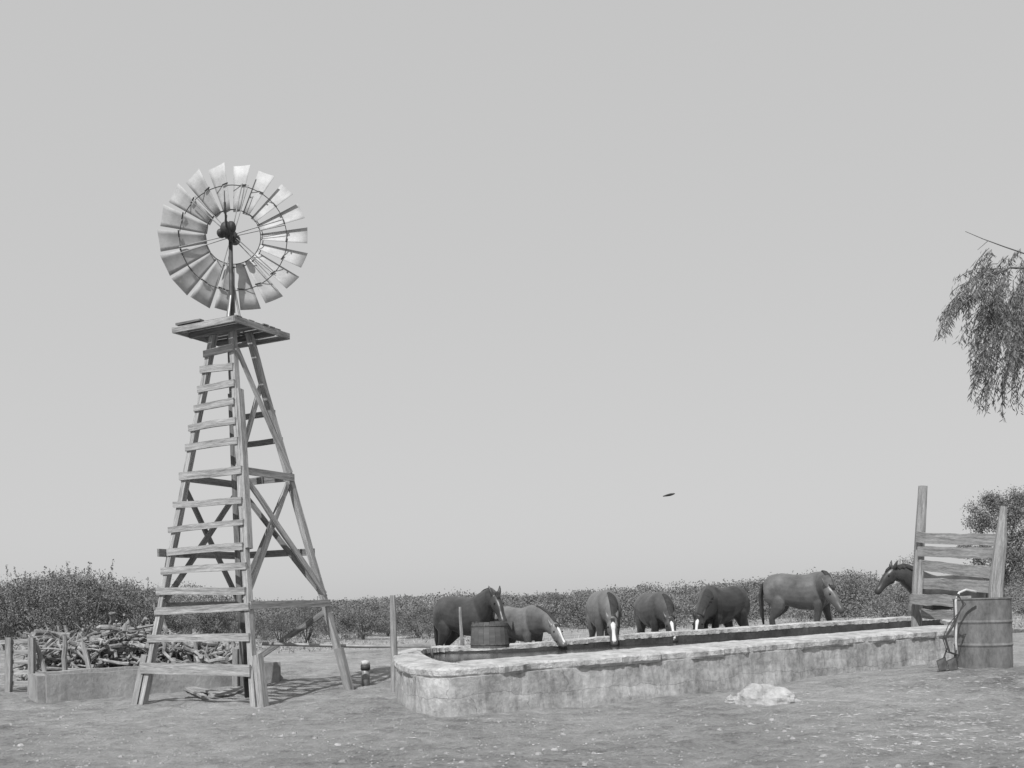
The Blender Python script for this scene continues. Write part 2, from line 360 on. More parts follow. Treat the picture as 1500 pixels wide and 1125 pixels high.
for k in range(18):
    th=math.radians(8+20*k); m=MB(); vs=[];fs=[];nr,nw=4,5; rr=random.uniform(-.05,.05)
    rad=tx*math.sin(th)+tz*math.cos(th); tan=tx*math.cos(th)-tz*math.sin(th)
    for i in range(nr+1):
        r=RI+(RO-RI)*i/nr; w=.14+(.345-.14)*i/nr; p=math.radians(27)+rr+.05*(1-i/nr)
        for j in range(nw+1):
            s=(j/nw-.5); x=w*s; c=-.04*w*(1-4*s*s)
            vs.append(Wp+rad*r+tan*(x*math.cos(p)-c*math.sin(p))+axn*(x*math.sin(p)+c*math.cos(p)))
    for i in range(nr):
        for j in range(nw): a=i*(nw+1)+j; fs.append((a,a+1,a+nw+2,a+nw+1))
    m.add(vs,fs); o=part('blade',m,M['galv'],wh,smooth=True)
    sm=o.modifiers.new('t','SOLIDIFY'); sm.thickness=.004
for r,ax in ((.445,.05),(.86,.0),(.47,-.03)):
    part('rim_ring',MB().tube([wp(r,2*math.pi*i/60,ax) for i in range(60)],.007,6,closed=True),M['iron'],wh)
for k in range(18):
    th=math.radians(8+20*k+6); part('clip',MB().tube([wp(.86,th-.07,.03),wp(.86,th+.04,.09)],.011,6),M['iron'],wh)
for k in range(6):
    for dlt in (-.055,.055):
        th=math.radians(15+60*k)
        part('spoke',MB().tube([wp(.08,th+dlt*4,.10),wp(.87,th+dlt,.085)],.0085,6),M['pipe'],wh)
td=V((.245,-.97,0)).normalized(); t0=V((Wc.x,Wc.y-.2,hubz))
part('tail_arm',MB().tube([t0,t0+td*1.05+V((0,0,.02))],.016,6),M['iron'])
vn=MB(); s0=t0+td*.65; s1=t0+td*1.2; sd=td.cross(V((0,0,1)))*.006
vn.add([s0-V((0,0,.06))-sd,s1-V((0,0,.12))-sd,s1+V((0,0,.14))-sd,s0+V((0,0,.08))-sd,s0-V((0,0,.06))+sd,s1-V((0,0,.12))+sd,s1+V((0,0,.14))+sd,s0+V((0,0,.08))+sd],
 [(0,1,2,3),(7,6,5,4),(0,4,5,1),(1,5,6,2),(2,6,7,3),(3,7,4,0)])
part('tail_vane',vn,M['iron'])

# ---------------- big tank ----------------
def zt0(x): return .52+.15*min(1,max(0,(x+1)/9.5))
def ztf(x): return zt0(x)+.05
def PT(px,py):
    z=.55
    for i in range(12): p=PZ(px,py,z); z=.5*z+.5*zt0(p.x)
    return PZ(px,py,z)
outp=[(1400,925),(1050,955),(900,967),(780,976),(700,983),(645,986),(610,984),(588,977),(578,968),(580,960),(598,955),(640,951),(700,949),(760,946.5),(900,936),(1100,923),(1410,905)]
pts=[PT(x,y) for x,y in outp]
ex=(pts[0]-pts[1]).normalized(); pts=[pts[0]+ex*1.2]+pts
def cat(pts,step):
    out=[];n=len(pts)
    for i in range(n-1):
        p0=pts[max(i-1,0)];p1=pts[i];p2=pts[i+1];p3=pts[min(i+2,n-1)]; m=max(2,int((p2-p1).length/step))
        for j in range(m):
            t=j/m; out.append(.5*((2*p1)+(p2-p0)*t+(2*p0-5*p1+4*p2-p3)*t*t+(3*p1-p0-3*p2+p3)*t**3))
    out.append(pts[-1]); return out
path=cat(pts,.06)
end=[path[-1].lerp(path[0],j/60) for j in range(1,60)]
path=path+end; NP=len(path)
def nrm(i):
    t=(path[(i+2)%NP]-path[i-2]); t.z=0; t.normalize(); return V((t.y,-t.x,0))
NR=[nrm(i) for i in range(NP)]
NR=[sum((NR[(i+k)%NP] for k in range(-10,11)),V((0,0,0))).normalized() for i in range(NP)]
cgx=sum(p.x for p in path)/NP; cgy=sum(p.y for p in path)/NP
sgn=1 if NR[150].dot(path[150]-V((cgx,cgy,0)))>0 else -1
NR=[n*sgn for n in NR]
RW=[.38+.82*max(0,-n.y) for n in NR]
RW=[sum(RW[(i+k)%NP] for k in range(-16,17))/33 for i in range(NP)]
FAR=[max(0,min(1,(n.y-.1)/.6)) for n in NR]
FAR=[sum(FAR[(i+k)%NP] for k in range(-16,17))/33 for i in range(NP)]
ARC=[0]
for i in range(1,NP): ARC.append(ARC[-1]+(path[i]-path[i-1]).length)
TO=V((cgx,cgy,0))
tank=empty('water_tank',TO,'long low concrete stock tank with rounded end and cracked rim','water tank')
def loft(secs):
    vs=[];fs=[];gs=[];m=len(secs)
    for i in range(NP):
        n=NR[i]; zt=ztf(path[i].x)+.03*FAR[i]*min(1,max(0,(path[i].x-.3)/2))
        nn=noise.noise(V((ARC[i]*1.3,3.3,0)))
        chip=(.045 if nn>.16 else 0)+max(0,nn-.16)*.12+max(0,noise.noise(V((ARC[i]*5,8,0)))-.12)*.08
        for (o,kind,z,j) in secs:
            ch=0
            if isinstance(o,str):
                if o.startswith('c'): o=float(o[1:]); ch=-chip
                else: o=-RW[i]*float(o)
            q=V((path[i].x*2.0,path[i].y*2.0,z*3+o*4)); jj=noise.noise(q)*j*.7+noise.noise(q*3.3)*j*.6+noise.noise(q*9)*j*.7
            zz=(zt+z if kind=='t' else z)+jj*.55
            vs.append(V((path[i].x,path[i].y,0))+n*(o+jj+ch)+V((0,0,zz))); gs.append((ARC[i],o,zz))
    for i in range(NP):
        for k in range(m-1):
            a=i*m+k; b=((i+1)%NP)*m+k; fs.append((a,b,b+1,a+1))
    mb=MB(); mb.add(vs,fs,gs); return mb
loft([(.0,'a',-.25,0),(-.005,'a',.05,.02),(-.015,'a',.2,.02),(-.02,'a',.35,.02),(-.025,'t',-.12,.015),(-.16,'t',-.10,0)]).build('wall',M['conc'],tank,TO)
loft([(-.16,'t',-.13,.0),('c-.006','t',-.125,.03),('c.018','t',-.09,.028),('c.018','t',-.025,.026),('c-.02','t',.0,.022),('.4','t',.014,.035),('.8','t',.018,.035),('1.0','t',.0,.028),('1.02','t',-.08,.03)]).build('rim',M['rim'],tank,TO)
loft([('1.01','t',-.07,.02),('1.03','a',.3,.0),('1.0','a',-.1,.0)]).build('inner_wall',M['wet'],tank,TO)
wv=[path[i]-NR[i]*(RW[i]*.9) for i in range(0,NP,4)]
wm_=MB(); wm_.add([V((p.x,p.y,.46)) for p in wv],[tuple(range(len(wv)))]); wo=wm_.build('water',M['water']); tagd(wo,kind='structure')
# ---------------- tub on rim ----------------
tb=PT(718,955.5); tb.z=ztf(tb.x)+.03
tub=empty('wooden_tub',tb,'dark stave-built wooden half barrel standing on the tank rim','tub')
R=.325;Ht=.42
m=MB(); ns=20
for k in range(ns):
    a0=2*math.pi*k/ns+.006;a1=2*math.pi*(k+1)/ns-.006; r0,r1=R,R*.9; hh=Ht+random.uniform(-.015,.015); vs=[]
    for rr_,z in ((r0*.93,0),(r0,0),(R*.965,hh*.5),(r1,hh),(r1-.03,hh),(R*.965-.03,hh*.5)):
        for a in (a0,a1): vs.append(tb+V((rr_*math.cos(a),rr_*math.sin(a),z)))
    fs=[(i*2,i*2+1,(i*2+3)%12,(i*2+2)%12) for i in range(6)]+[(0,2,4,6,8,10),(11,9,7,5,3,1)]
    m.add(vs,fs,[(p.z-tb.z+k*3,k*.7,0) for p in vs])
m.build('staves',M['wood3'],tub,tb)
for z,r in ((.05,R*.995),(.36,R*.92)):
    MB().lathe(tb,[(r,z),(r+.008,z),(r+.006,z+.025),(r,z+.025)]).build('hoop',M['wood3'],tub,tb)
MB().lathe(tb,[(.01,.03),(R*.92,.03)]).build('base_board',M['wood3'],tub,tb)

# ---------------- posts, pipe ----------------
def post(name,a,b,r,label,cat_,group=None,m='post',n=8):
    a=V(a);b=V(b); pts_=[a.lerp(b,t)+V((random.uniform(-1,1)*r*.25,0,0))*(0<t<1) for t in (0,.2,.4,.6,.8,1)]
    o=MB().tube(pts_,[r*1.05,r,r*.97,r*.93,r*.9,r*.7],n,rough=.1).build(name,M[m],None,a)
    return tagd(o,label,cat_,group)
g=GP(577,16.0); g.z-=.1
post('fence_post',g,P(575,872,16.0),.06,'weathered round post beside the rounded end of the tank','post')
g=GP(679,19.6)
post('stake',g,P(674,889,19.6),.035,'thin pale stake beside the standing dark horse','stake')
g=GP(290,19.5); post('fence_post',g,P(284,921,19.5),.045,'pale post seen through the windmill tower','post')
pp=MB(); a=P(384,943,17.0); b=P(630,946.5,17.3); pp.tube([a,a.lerp(b,.3)+V((0,0,-.01)),a.lerp(b,.6)+V((0,0,-.02)),b,b+V((.05,0,-.25))],.03,8)
tagd(pp.build('pipe',M['pipe'],None,a,True),'long thin pipe running from the windmill to the tank','pipe')
g=G(536,1004); s=g.y/1500
cp=empty('capped_pipe',g,'short pale capped pipe with a dark band standing right of the tower','pipe')
MB().lathe(g,[(.001,-.05),(6*s,-.05),(6*s,28*s),(.001,28*s)],16).build('casing',M['pipe'],cp,g,True)
MB().lathe(g,[(.001,23*s),(7*s,23*s),(7*s,30*s),(.001,30.0*s)],16).build('band',M['iron'],cp,g,True)
MB().lathe(g,[(.001,30*s),(6.5*s,30*s),(6*s,36*s),(.001,37*s)],14).build('cap',M['rope'],cp,g,True)

# ---------------- low trough at left ----------------
a=GP(68,16.6); b=GP(408,18.7); 
d=(b-a); d.z=0; d.normalize(); n=V((-d.y,d.x,0))
za=.37
lt=empty('low_trough',a,'plain low concrete trough behind the windmill tower','trough')
def wallseg(p,q,w,zt,name,m):
    mb=MB(); mb.beam(V((p.x,p.y,zt/2-.1)),V((q.x,q.y,zt/2-.1)),w,zt+.2,jit=.012,seg=max(2,int((q-p).length/.3))); mb.build(name,m,lt,a)
wallseg(a,b,.14,za,'front_wall',M['conc2']); wallseg(a+n*1.1,b+n*1.1,.14,za,'back_wall',M['conc2'])
wallseg(a+n*.08-d*.05,a+n*1.03-d*.05,.14,za-.01,'end_wall',M['conc2']); wallseg(b+n*.08,b+n*1.03,.14,za-.01,'end_wall',M['conc2'])
def rock(px,py,w,h,label,name='rock',m='rock',n=14,amp=1):
    g=G(px,py); s=g.y/1500; mb=MB(); mb.sphere((0,0,0),(w*s/2,w*s/2*.6,h*s),n)
    for i,v in enumerate(mb.v):
        q=v*(1/(w*s/2)); k=1+amp*(.34*noise.noise(q*1.5+V((px,0,0)))+.22*noise.noise(q*3.5+V((px,3,0)))+.12*noise.noise(q*9)); mb.v[i]=V((v.x*k,v.y*k,max(v.z*k,-.05)))+g
    return tagd(mb.build(name,M[m],None,g),label,'rock')
rock(1120,1030,92,27,'large flat pale rock lying in the dirt before the tank',n=28,amp=.7)
rock(1074,1029,26,10,'small pale stone at the left edge of the large flat rock')
rock(76,1020,16,13,'small pale rounded stone at the corner of the low trough')
rock(1344,1091,14,5,'small pale stone in the right foreground dirt')
rock(405,996,18,9,'dark stone by the right end of the low trough',m='log')
for (x0,y0,x1,y1,w,lab) in ((246,1006,322,1021,.12,'grey plank lying across the dirt under the tower'),(268,1010,300,1026,.08,'short plank lying beneath the longer plank at the tower base'),(310,1024,352,1012,.1,'short board lying near the centre of the tower base')):
    p=G(x0,y0);q=G(x1,y1); p.z+=.05;q.z+=.06
    tagd(MB().beam(p,q,w,.04).build('plank',M['wood'],None,p),lab,'plank')

# ---------------- woodpile ----------------
def stick(cen_,ln,r,d):
    d=V(d).normalized(); p=V(cen_)-d*ln/2; pts_=[];rs=[]; n=8; bend=V((random.uniform(-1,1),random.uniform(-1,1),random.uniform(-.6,.9)))*.2*ln
    for i in range(n):
        t=i/(n-1); pts_.append(p+d*ln*t+bend*math.sin(t*math.pi)+V((random.uniform(-1,1),random.uniform(-1,1),random.uniform(-1,1)))*(r*.5+.02)); rs.append(r*(1-.55*t))
    mb=MB().tube(pts_,rs,7,rough=.15)
    for k in range(random.choice((0,1,1,2))):
        q=pts_[random.randint(2,6)]; dd_=(d+V((random.uniform(-1,1),random.uniform(-1,1),random.uniform(-.4,1.1)))).normalized(); e=q+dd_*ln*random.uniform(.2,.4); mb.tube([q,(q+e)/2+V((random.uniform(-.04,.04),0,.04)),e],[r*.5,r*.38,r*.15],5)
    return mb
def pile_h(px): return np.interp(px,[48,75,100,130,150,175,200,230,260,300,335],[936,932,934,946,928,917,914,925,942,950,964])
def rnd_stick(front):
    px=random.uniform(52,335); D=random.uniform(18.9,20.2) if front else random.uniform(19.8,22.5)
    gz=GP(px,D); top_=P(px,pile_h(px)+6,D).z; u=random.random()
    z=gz.z+.05+max(.05,(top_-gz.z-.05))*(u**.7)
    ang=random.gauss(0,.75); dr=V((math.cos(ang)*random.choice((-1,1)),random.uniform(-.9,.9),math.sin(ang)*.75)); ln=random.uniform(.6,1.5)*(1-.35*u)
    return V((gz.x,D,z)),ln,random.choice((.018,.025,.03,.038,.048,.06)),dr
base=MB()
for i in range(480):
    c,ln,r,dr=rnd_stick(False); mbx=stick(c,ln,r,dr); base.add(mbx.v,mbx.f)
o=base.build('brushwood',M['log']); tagd(o,'tangled mass of gnarled limbs deep in the woodpile','brushwood',kind='stuff')
for i in range(230):
    c,ln,r,dr=rnd_stick(True)
    tagd(stick(c,ln,r,dr).build('log',M['log'],None,c,False),'gnarled cut limb in the heap of firewood left of the windmill','log','gnarled limbs in the firewood heap')
for (x0,y0,x1,y1) in ((150,930,225,916),(182,925,190,906),(165,937,215,936)):
    p=P(x0,y0,19.3);q=P(x1,y1,19.5)
    tagd(MB().tube([p,p.lerp(q,.3)+V((0,0,.05)),p.lerp(q,.6)+V((0,0,.0)),q],[.045,.04,.035,.02],8,rough=.15).build('log',M['post'],None,p,False),'gnarled cut limb in the heap of firewood left of the windmill','log','gnarled limbs in the firewood heap')

# left fence
fl=empty('rail_fence',GP(46,18.0),'short grey board fence at the left edge beside the firewood','fence'); fo=fl.location.copy()
for y in (939,954,969,984,1000):
    p=P(-15,y+2,18.3);q=P(49,y,18.0); MB().beam(p,q,.04,.075).build('rail',M['wood'],fl,fo)
for px_,D in ((46,17.92),(12,18.1)):
    g=GP(px_,D); MB().beam(V((g.x,g.y,g.z-.1)),P(px_+1,934,D),.1,.1,up=(0,1,0)).build('post',M['post'],fl,fo)
g=GP(76,18.0); post('leaning_pole',g,P(52,940,18.1),.045,'leaning pale pole between the board fence and the firewood','pole')
g=GP(94,18.2); post('fence_post',g,P(95,931,18.2),.05,'short post standing before the left end of the firewood','post')
g=GP(140,18.3); post('leaning_pole',g,P(120,941,18.6),.05,'stout leaning pole propped against the front of the firewood heap','pole')

# ---------------- corral fence right ----------------
pb=P(1340,935,19.6); pb.z=-.1
cf=empty('corral_fence',pb,'tall rough board corral fence with leaning posts at the tank end','fence')
def cpart(name,mb,m='wood'): return mb.build(name,M[m],cf,pb)
cpart('post',MB().tube([pb,P(1344,860,19.6),P(1348,780,19.6),P(1352,712,19.6)],[.1,.1,.095,.085],9,rough=.08),'post')
g2_=GP(1456,17.3); g2_.z-=.1
cpart('post',MB().tube([g2_,P(1459,860,17.3),P(1465,800,17.3),P(1470,742,17.3)],[.11,.11,.10,.05],9,rough=.08),'post')
for (x0,y0,x1,y1,h) in ((1344,787,1462,792,.2),(1346,808,1460,811,.19),(1350,828,1458,840,.2),(1352,854,1456,860,.2),(1336,877,1420,882,.2),(1352,899,1458,905,.17)):
    p=P(x0,y0,19.45); q=P(x1,y1,17.45)
    cpart('rail',MB().beam(p,q,.06,h,jit=.014,seg=7),'wood')
cpart('rail_cleat',MB().beam(P(1346,880,19.4),P(1350,820,19.4),.08,.06,up=(0,1,0)))

# ---------------- drum ----------------
g=GP(1441,15.4); zt=P(1441,876,15.4).z; hd_=zt-g.z; R=.40
dr=empty('oil_drum',g,'large dark steel drum standing before the corral fence','drum')
prof=[(.001,.04),(R*.97,.04),(R*.97,0),(R,0),(R,.03)]
for f in (.33,.66): prof+=[(R,hd_*f-.03),(R+.012,hd_*f),(R,hd_*f+.03)]
prof+=[(R,hd_-.03),(R+.012,hd_-.01),(R+.008,hd_),(R-.01,hd_),(R-.012,hd_-.03),(.001,hd_-.035)]
MB().lathe(g,prof,40).build('body',M['drum'],dr,g)
MB().lathe(g+V((.15,-.12,hd_-.035)),[(.04,0),(.04,.025),(.001,.025)],12).build('bung',M['iron'],dr,g)
m=MB(); D=14.9
m.tube([P(1430,867,D),P(1415,864,D),P(1405,868,D),P(1400,880,D),P(1401,905,D),P(1400,940,D),P(1403,968,D)],.018,7)
tagd(m.build('bent_pipe',M['rope'],None,P(1403,968,D),True),'pale bent pipe hooked over the edge of the drum','pipe')
m=MB()
for k in range(4):
    o_=random.uniform(-4,4); m.tube([P(1402+o_,870,D-.05),P(1412-o_,885,D-.06),P(1395+o_*2,915,D-.05),P(1384+o_,935,D-.05),P(1390+o_,955,D-.05),P(1404+o_,960,D-.05),P(1400,972,D-.05)],.007,5)
tagd(m.build('loose_wire',M['iron'],None,P(1400,972,D)),'tangled dark wire hanging down beside the drum','wire')
for (x,lab) in ((1381,'left one of two dark iron scoops at the foot of the drum'),(1396,'right one of two dark iron scoops at the foot of the drum')):
    D2=14.8; m=MB(); c=[P(x-9,968,D2),P(x+4,962,D2),P(x+8,980,D2-.1),P(x-5,983,D2-.12)]
    mid=P(x-1,972,D2+.12)
    vs=c+[q+V((0,.012,0)) for q in c]+[mid]
    m.add(vs,[(0,1,8),(1,2,8),(2,3,8),(3,0,8),(7,6,5,4),(0,4,5,1),(1,5,6,2),(2,6,7,3),(3,7,4,0)])
    m.tube([P(x-1,972,D2+.05),P(x+6,950,D2+.1)],.012,6)
    tagd(m.build('scoop',M['iron'],None,P(x,983,D2)),lab,'scoop')

# ---------------- bird ----------------
bp_=P(980,725,30); bd=empty('bird',bp_,'small dark bird gliding in the open sky','bird')
m=MB(); fw=V((.9,.3,.2)).normalized(); m.tube([bp_-fw*.2,bp_-fw*.08,bp_+fw*.05,bp_+fw*.14,bp_+fw*.2],[.012,.03,.038,.026,.008],8); m.build('body',M['dark'],bd,bp_,True)
for s in (-1,1):
    sd_=V((-.3,.9,0))*s; w=MB(); a0=bp_+fw*.08; a1=bp_-fw*.06
    w.add([a0,a0+sd_*.18+V((0,0,.03)),a0+sd_*.38-fw*.12,a1+sd_*.2,a1],[(0,1,3,4),(1,2,3)]); w.build('wing',M['dark'],bd,bp_)

# ---------------- horses ----------------
def bake(mb,vox,smooth_it,m,name):
    me=bpy.data.meshes.new('tmp'); me.from_pydata([tuple(p) for p in mb.v],[],mb.f)
    o=bpy.data.objects.new('tmp',me); C.objects.link(o)
    r=o.modifiers.new('r','REMESH'); r.mode='VOXEL'; r.voxel_size=vox
    s=o.modifiers.new('s','SMOOTH'); s.factor=.5; s.iterations=smooth_it
    dg=bpy.context.evaluated_depsgraph_get(); dg.update(); nm=bpy.data.meshes.new_from_object(o.evaluated_get(dg)); nm.name=name
    bpy.data.objects.remove(o); nm.materials.clear(); nm.materials.append(m); nm.shade_smooth(); return nm
def horse(label,px,D,yaw,sc,poll,muz,lo,hi,blaze=0,stance=0,mside=1,wide=1.0):
    g=GP(px,D); r=math.radians(yaw)
    root=empty('horse',g,label,'horse','horses watering at the far side of the tank',r,sc)
    def loc(p): 
        d=p-g; c,s=math.cos(-r),math.sin(-r); return V((d.x*c-d.y*s,d.x*s+d.y*c,d.z))/sc
    pl=loc(P(*poll)); mz=loc(P(*muz)); hdir=(mz-pl).normalized(); pl=mz-hdir*.60
    mb=MB(); Y=V((0,1,0))
    T=[(-.92,1.20,.06,.10),(-.86,1.20,.19,.24),(-.72,1.20,.27,.33),(-.5,1.20,.305,.36),(-.28,1.155,.32,.37),(-.02,1.11,.345,.40),(.2,1.10,.335,.41),(.42,1.15,.29,.42),(.56,1.16,.24,.36),(.67,1.14,.17,.26),(.73,1.13,.07,.12)]
    mb.tube([V((x,0,z)) for x,z,_,_ in T],[(a*wide,b) for _,_,a,b in T],22,side=Y)
    for s in (-1,1):
        f=stance*.10*s
        mb.sphere((.42,s*.17,1.12),(.20,.13,.30),8); mb.sphere((-.60,s*.16,1.10),(.25,.16,.32),8)
        mb.tube([V((.46,s*.15,1.1)),V((.44,s*.17,.85)),V((.46+f*.4,s*.16,.66)),V((.47+f*.8,s*.16,.47)),V((.46+f,s*.16,.25)),V((.46+f,s*.16,.12)),V((.50+f,s*.16,.05)),V((.52+f,s*.16,-.02))],[(.11,.19),(.10,.14),(.072,.088),(.062,.066),(.044,.05),(.054,.058),(.06,.07),(.068,.08)],12,side=Y)
        f=-f
        mb.tube([V((-.55,s*.13,1.2)),V((-.52,s*.17,.95)),V((-.55+f*.3,s*.18,.76)),V((-.68+f*.6,s*.17,.6)),V((-.75+f*.8,s*.17,.5)),V((-.72+f,s*.17,.28)),V((-.70+f,s*.17,.12)),V((-.66+f,s*.17,.05)),V((-.64+f,s*.17,-.02))],[(.15,.26),(.14,.23),(.105,.16),(.066,.098),(.058,.07),(.045,.052),(.054,.058),(.06,.07),(.068,.08)],12,side=Y)
    nb_=V((.42,0,1.2)); mid1=nb_.lerp(pl,.35)+V((.02,0,.07)); mid2=nb_.lerp(pl,.7)+V((.0,0,.08))
    hf=V((pl.x-nb_.x,pl.y-nb_.y,0)); 
    if hf.length<.05: hf=V((1,0,0))
    hf.normalize(); fh=V((hdir.x,hdir.y,0)); 
    if fh.length>.15: hf2=(hf+fh.normalized()*1.5).normalized()
    else: hf2=hf
    nside=V((0,0,1)).cross(hf); hside=V((0,0,1)).cross(hf2)
    nw_=[.23,.17,.13,.10]; nh_=[.38,.30,.22,.155]
    mb.tube([nb_,mid1,mid2,pl+hdir*.05],list(zip(nw_,nh_)),18,side=[Y,nside,hside,hside])
    hs=[(-.06,.06,.06),(.0,.10,.115),(.09,.115,.155),(.18,.108,.16),(.28,.09,.128),(.38,.078,.096),(.46,.078,.086),(.54,.082,.086),(.60,.072,.07),(.635,.04,.04)]
    back=hside.cross(hdir).normalized()
    fr=back if back.dot(hf2)+back.z*.5>0 else -back
    mb.tube([pl+hdir*t-fr*(.035 if .05<t<.25 else .01) for t,_,_ in hs],[(a,b) for _,a,b in hs],16,side=hside)
    for s in (-1,1):
        e=pl+hside*(.07*s)+fr*.04-hdir*.03; tipd=(-hdir*.8+hside*.3*s+fr*.15+V((0,0,.35))).normalized()
        mb.tube([e,e+tipd*.07,e+tipd*.14,e+tipd*.22],[.036,.042,.032,.012],8)
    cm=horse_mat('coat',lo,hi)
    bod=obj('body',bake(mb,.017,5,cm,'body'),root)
    tg=(pl-nb_).normalized(); nt_=30; vs=[];fs=[]
    for i in range(nt_):
        t=.22+.76*i/(nt_-1)
        b0=(nb_.lerp(mid1,t/.35) if t<.35 else (mid1.lerp(mid2,(t-.35)/.35) if t<.7 else mid2.lerp(pl+hdir*.05,(t-.7)/.3)))
        upv=nside.cross(tg); upv=upv if upv.dot(V((0,0,1)))+.3*upv.dot(fr)>0 else -upv
        sdn=nside*mside; e_=min(1,(i+.5)/4)
        hw=np.interp(t,[0,.35,.7,1],nw_)+.008; hh=np.interp(t,[0,.35,.7,1],nh_)*.965; dn=random.uniform(-.14,.14)*e_
        def pt(a_,k=1.0): return b0+upv*(hh*math.cos(a_)*k)+sdn*(hw*math.sin(a_)*k)
        am=e_*(1.05+dn)
        vs+=[pt(-.10),pt(.0,1.05),pt(am*.3,1.05),pt(am*.6,1.04),pt(am*.85,1.03),pt(am,1.02)]
    for i in range(nt_-1):
        for j in range(5): a=i*6+j; fs.append((a,a+1,a+7,a+6))
    mm=MB(); mm.add(vs,fs); mo=mm.build('mane',M['dark'],root,None,True); mo.modifiers.new('s','SOLIDIFY').thickness=.015
    fl_=MB()
    for k in range(3): 
        q=pl+fr*.10+hside*(k-1)*.025; fl_.tube([q-hdir*.05,q+hdir*.05+fr*.022,q+hdir*.13+fr*.01],[.018,.016,.005],6)
    fl_.build('forelock',M['dark'],root,None,True)
    tl=MB(); q=V((-.88,0,1.36))
    for k in range(6):
        o_=random.uniform(-.05,.05); tl.tube([q,q+V((-.07,o_*.4,-.05)),q+V((-.10+o_*.5,o_,-.35)),q+V((-.09,o_*1.3,-.75)),q+V((-.06,o_,-.98))],[.03,.035,.035,.03,.008],7)
    tl.build('tail',M['dark'],root,None,True)
    for s in (-1,1):
        MB().sphere(pl+hdir*.17+hside*.096*s+fr*.05,.02,6).build('eye',M['black'],root,None,True)
    if blaze:
        bl=MB(); vs=[];fs=[]; st=[(.10,.120,.012),(.17,.128,.034),(.24,.122,.03),(.31,.108,.022),(.39,.090,.022),(.46,.080,.026),(.54,.078,.03),(.58,.068,.016)]
        for t,o_,w in st:
            w*=blaze
            for s in (-1,-.5,0,.5,1): vs.append(pl+hdir*t+fr*(o_-(.010*abs(s)**2))+hside*w*s)
        for i in range(len(st)-1):
            for j in range(4): a=i*5+j; fs.append((a,a+1,a+6,a+5))
        bl.add(vs,fs); x=bl.build('blaze',M['white'],root,None,True); x['label']='white blaze down the face'; x.modifiers.new('s','SOLIDIFY').thickness=.008
    return root
horse('dark horse standing head up at the left end of the herd, behind the wooden tub',686,20.6,-44,.96,(722,864,19.7),(738,912,19.3),.018,.07,stance=1)
horse('pale-shouldered horse drinking with head stretched right, beside the head-up dark horse',764,20.5,-50,.84,(802,902,19.2),(827,946,18.55),.07,.19,blaze=.9)
horse('horse drinking face-on with a long white blaze down its face',887,21.5,-86,.985,(895,890,20.2),(900,945,19.5),.07,.17,blaze=1.4)
horse('dark horse drinking between the face-on blazed horse and the near-black horse',962,22.4,-80,.955,(977,893,21.1),(988,940,20.4),.03,.09,blaze=1.0,mside=1,wide=1.1)
horse('near-black horse facing left with its rump to the right, muzzle at the water',1058,23.0,-134,1.02,(1027,890,21.6),(1019,937,20.8),.014,.05,blaze=1.0,stance=1,mside=1)
horse('large grey-brown horse facing right with lowered head, rightmost of the horses at the tank',1177,26.0,-38,1.12,(1212,860,24.9),(1234,896,24.6),.05,.15,stance=1,mside=1)
horse('dark horse facing left with only head and neck showing past the corral fence',1385,25.0,178,1.06,(1306,838,24.4),(1284,868,24.4),.02,.07)

# ---------------- vegetation ----------------
def bush_mesh(name,w,h,nleaf,ls,m,seed):
    rg=np.random.default_rng(seed); nc=rg.integers(26,40)
    th=rg.uniform(0,2*np.pi,nc); rr=np.sqrt(rg.uniform(0,1,nc)); zz=rg.uniform(.08,1,nc)
    prof=np.sqrt(np.clip(1-((zz-.38)/.68)**2,0,1))
    cx=np.cos(th)*rr*prof*w/2; cy=np.sin(th)*rr*prof*w/2*.8; cz=zz*h*.9
    s=rg.uniform(.07,.17,nc)*w*.5
    idx=rg.integers(0,nc,nleaf)
    c=np.stack([cx,cy,cz],1)[idx]+rg.normal(size=(nleaf,3))*s[idx][:,None]*[1,1,.75]
    k=nleaf//3; ns=26; bx=rg.uniform(-.45,.45,ns)*w; by=rg.uniform(-.3,.3,ns)*w; si=rg.integers(0,ns,k); t=rg.uniform(0,1,k)
    top_=h*(1.0-.9*(bx/w)**2*2)*rg.uniform(.8,1.15,ns)
    tilt=rg.normal(size=ns)*.22
    sh=np.stack([bx[si]+tilt[si]*t*w*.4,by[si],top_[si]*(.5+.5*t)],1)+rg.normal(size=(k,3))*.045*(1.15-t)[:,None]*w*.4
    c=np.concatenate([c,sh]); c[:,2]=np.clip(c[:,2],.03,None)
    return np_mesh(name,leaf_quads(c,ls,ls*.42),4,m)
def stem_mesh(name,w,h,seed,rr=.03):
    random.seed(seed); mb=MB()
    for k in range(8):
        a=random.uniform(0,6.28); e=V((math.cos(a)*w*.33,math.sin(a)*w*.25,h*random.uniform(.6,.95))); mb.tube([V((0,0,-.05)),e*.4+V((random.uniform(-.1,.1),0,.1)),e*.7,e],[rr,rr*.8,rr*.5,rr*.2],6)
    me=bpy.data.meshes.new(name); me.from_pydata([tuple(p) for p in mb.v],[],mb.f); me.materials.append(M['bark']); return me
fm=[bush_mesh('crown',2.6,2.0,8500,.062,M['leaf'],20+i) for i in range(6)]; sm_=[stem_mesh('stem',2.6,2.0,40+i) for i in range(6)]
TX=[0,30,60,120,160,200,225,250,290,330,400,450,500,560,600,640,700,790,840,900,930,1000,1060,1110,1140,1200,1260,1290,1340,1420,1500]
TYv=[846,846,834,828,841,848,864,852,856,870,880,880,880,876,872,864,866,870,864,858,855,854,851,849,841,836,833,845,848,841,841]
def topy(px): return float(np.interp(px,TX,TYv))
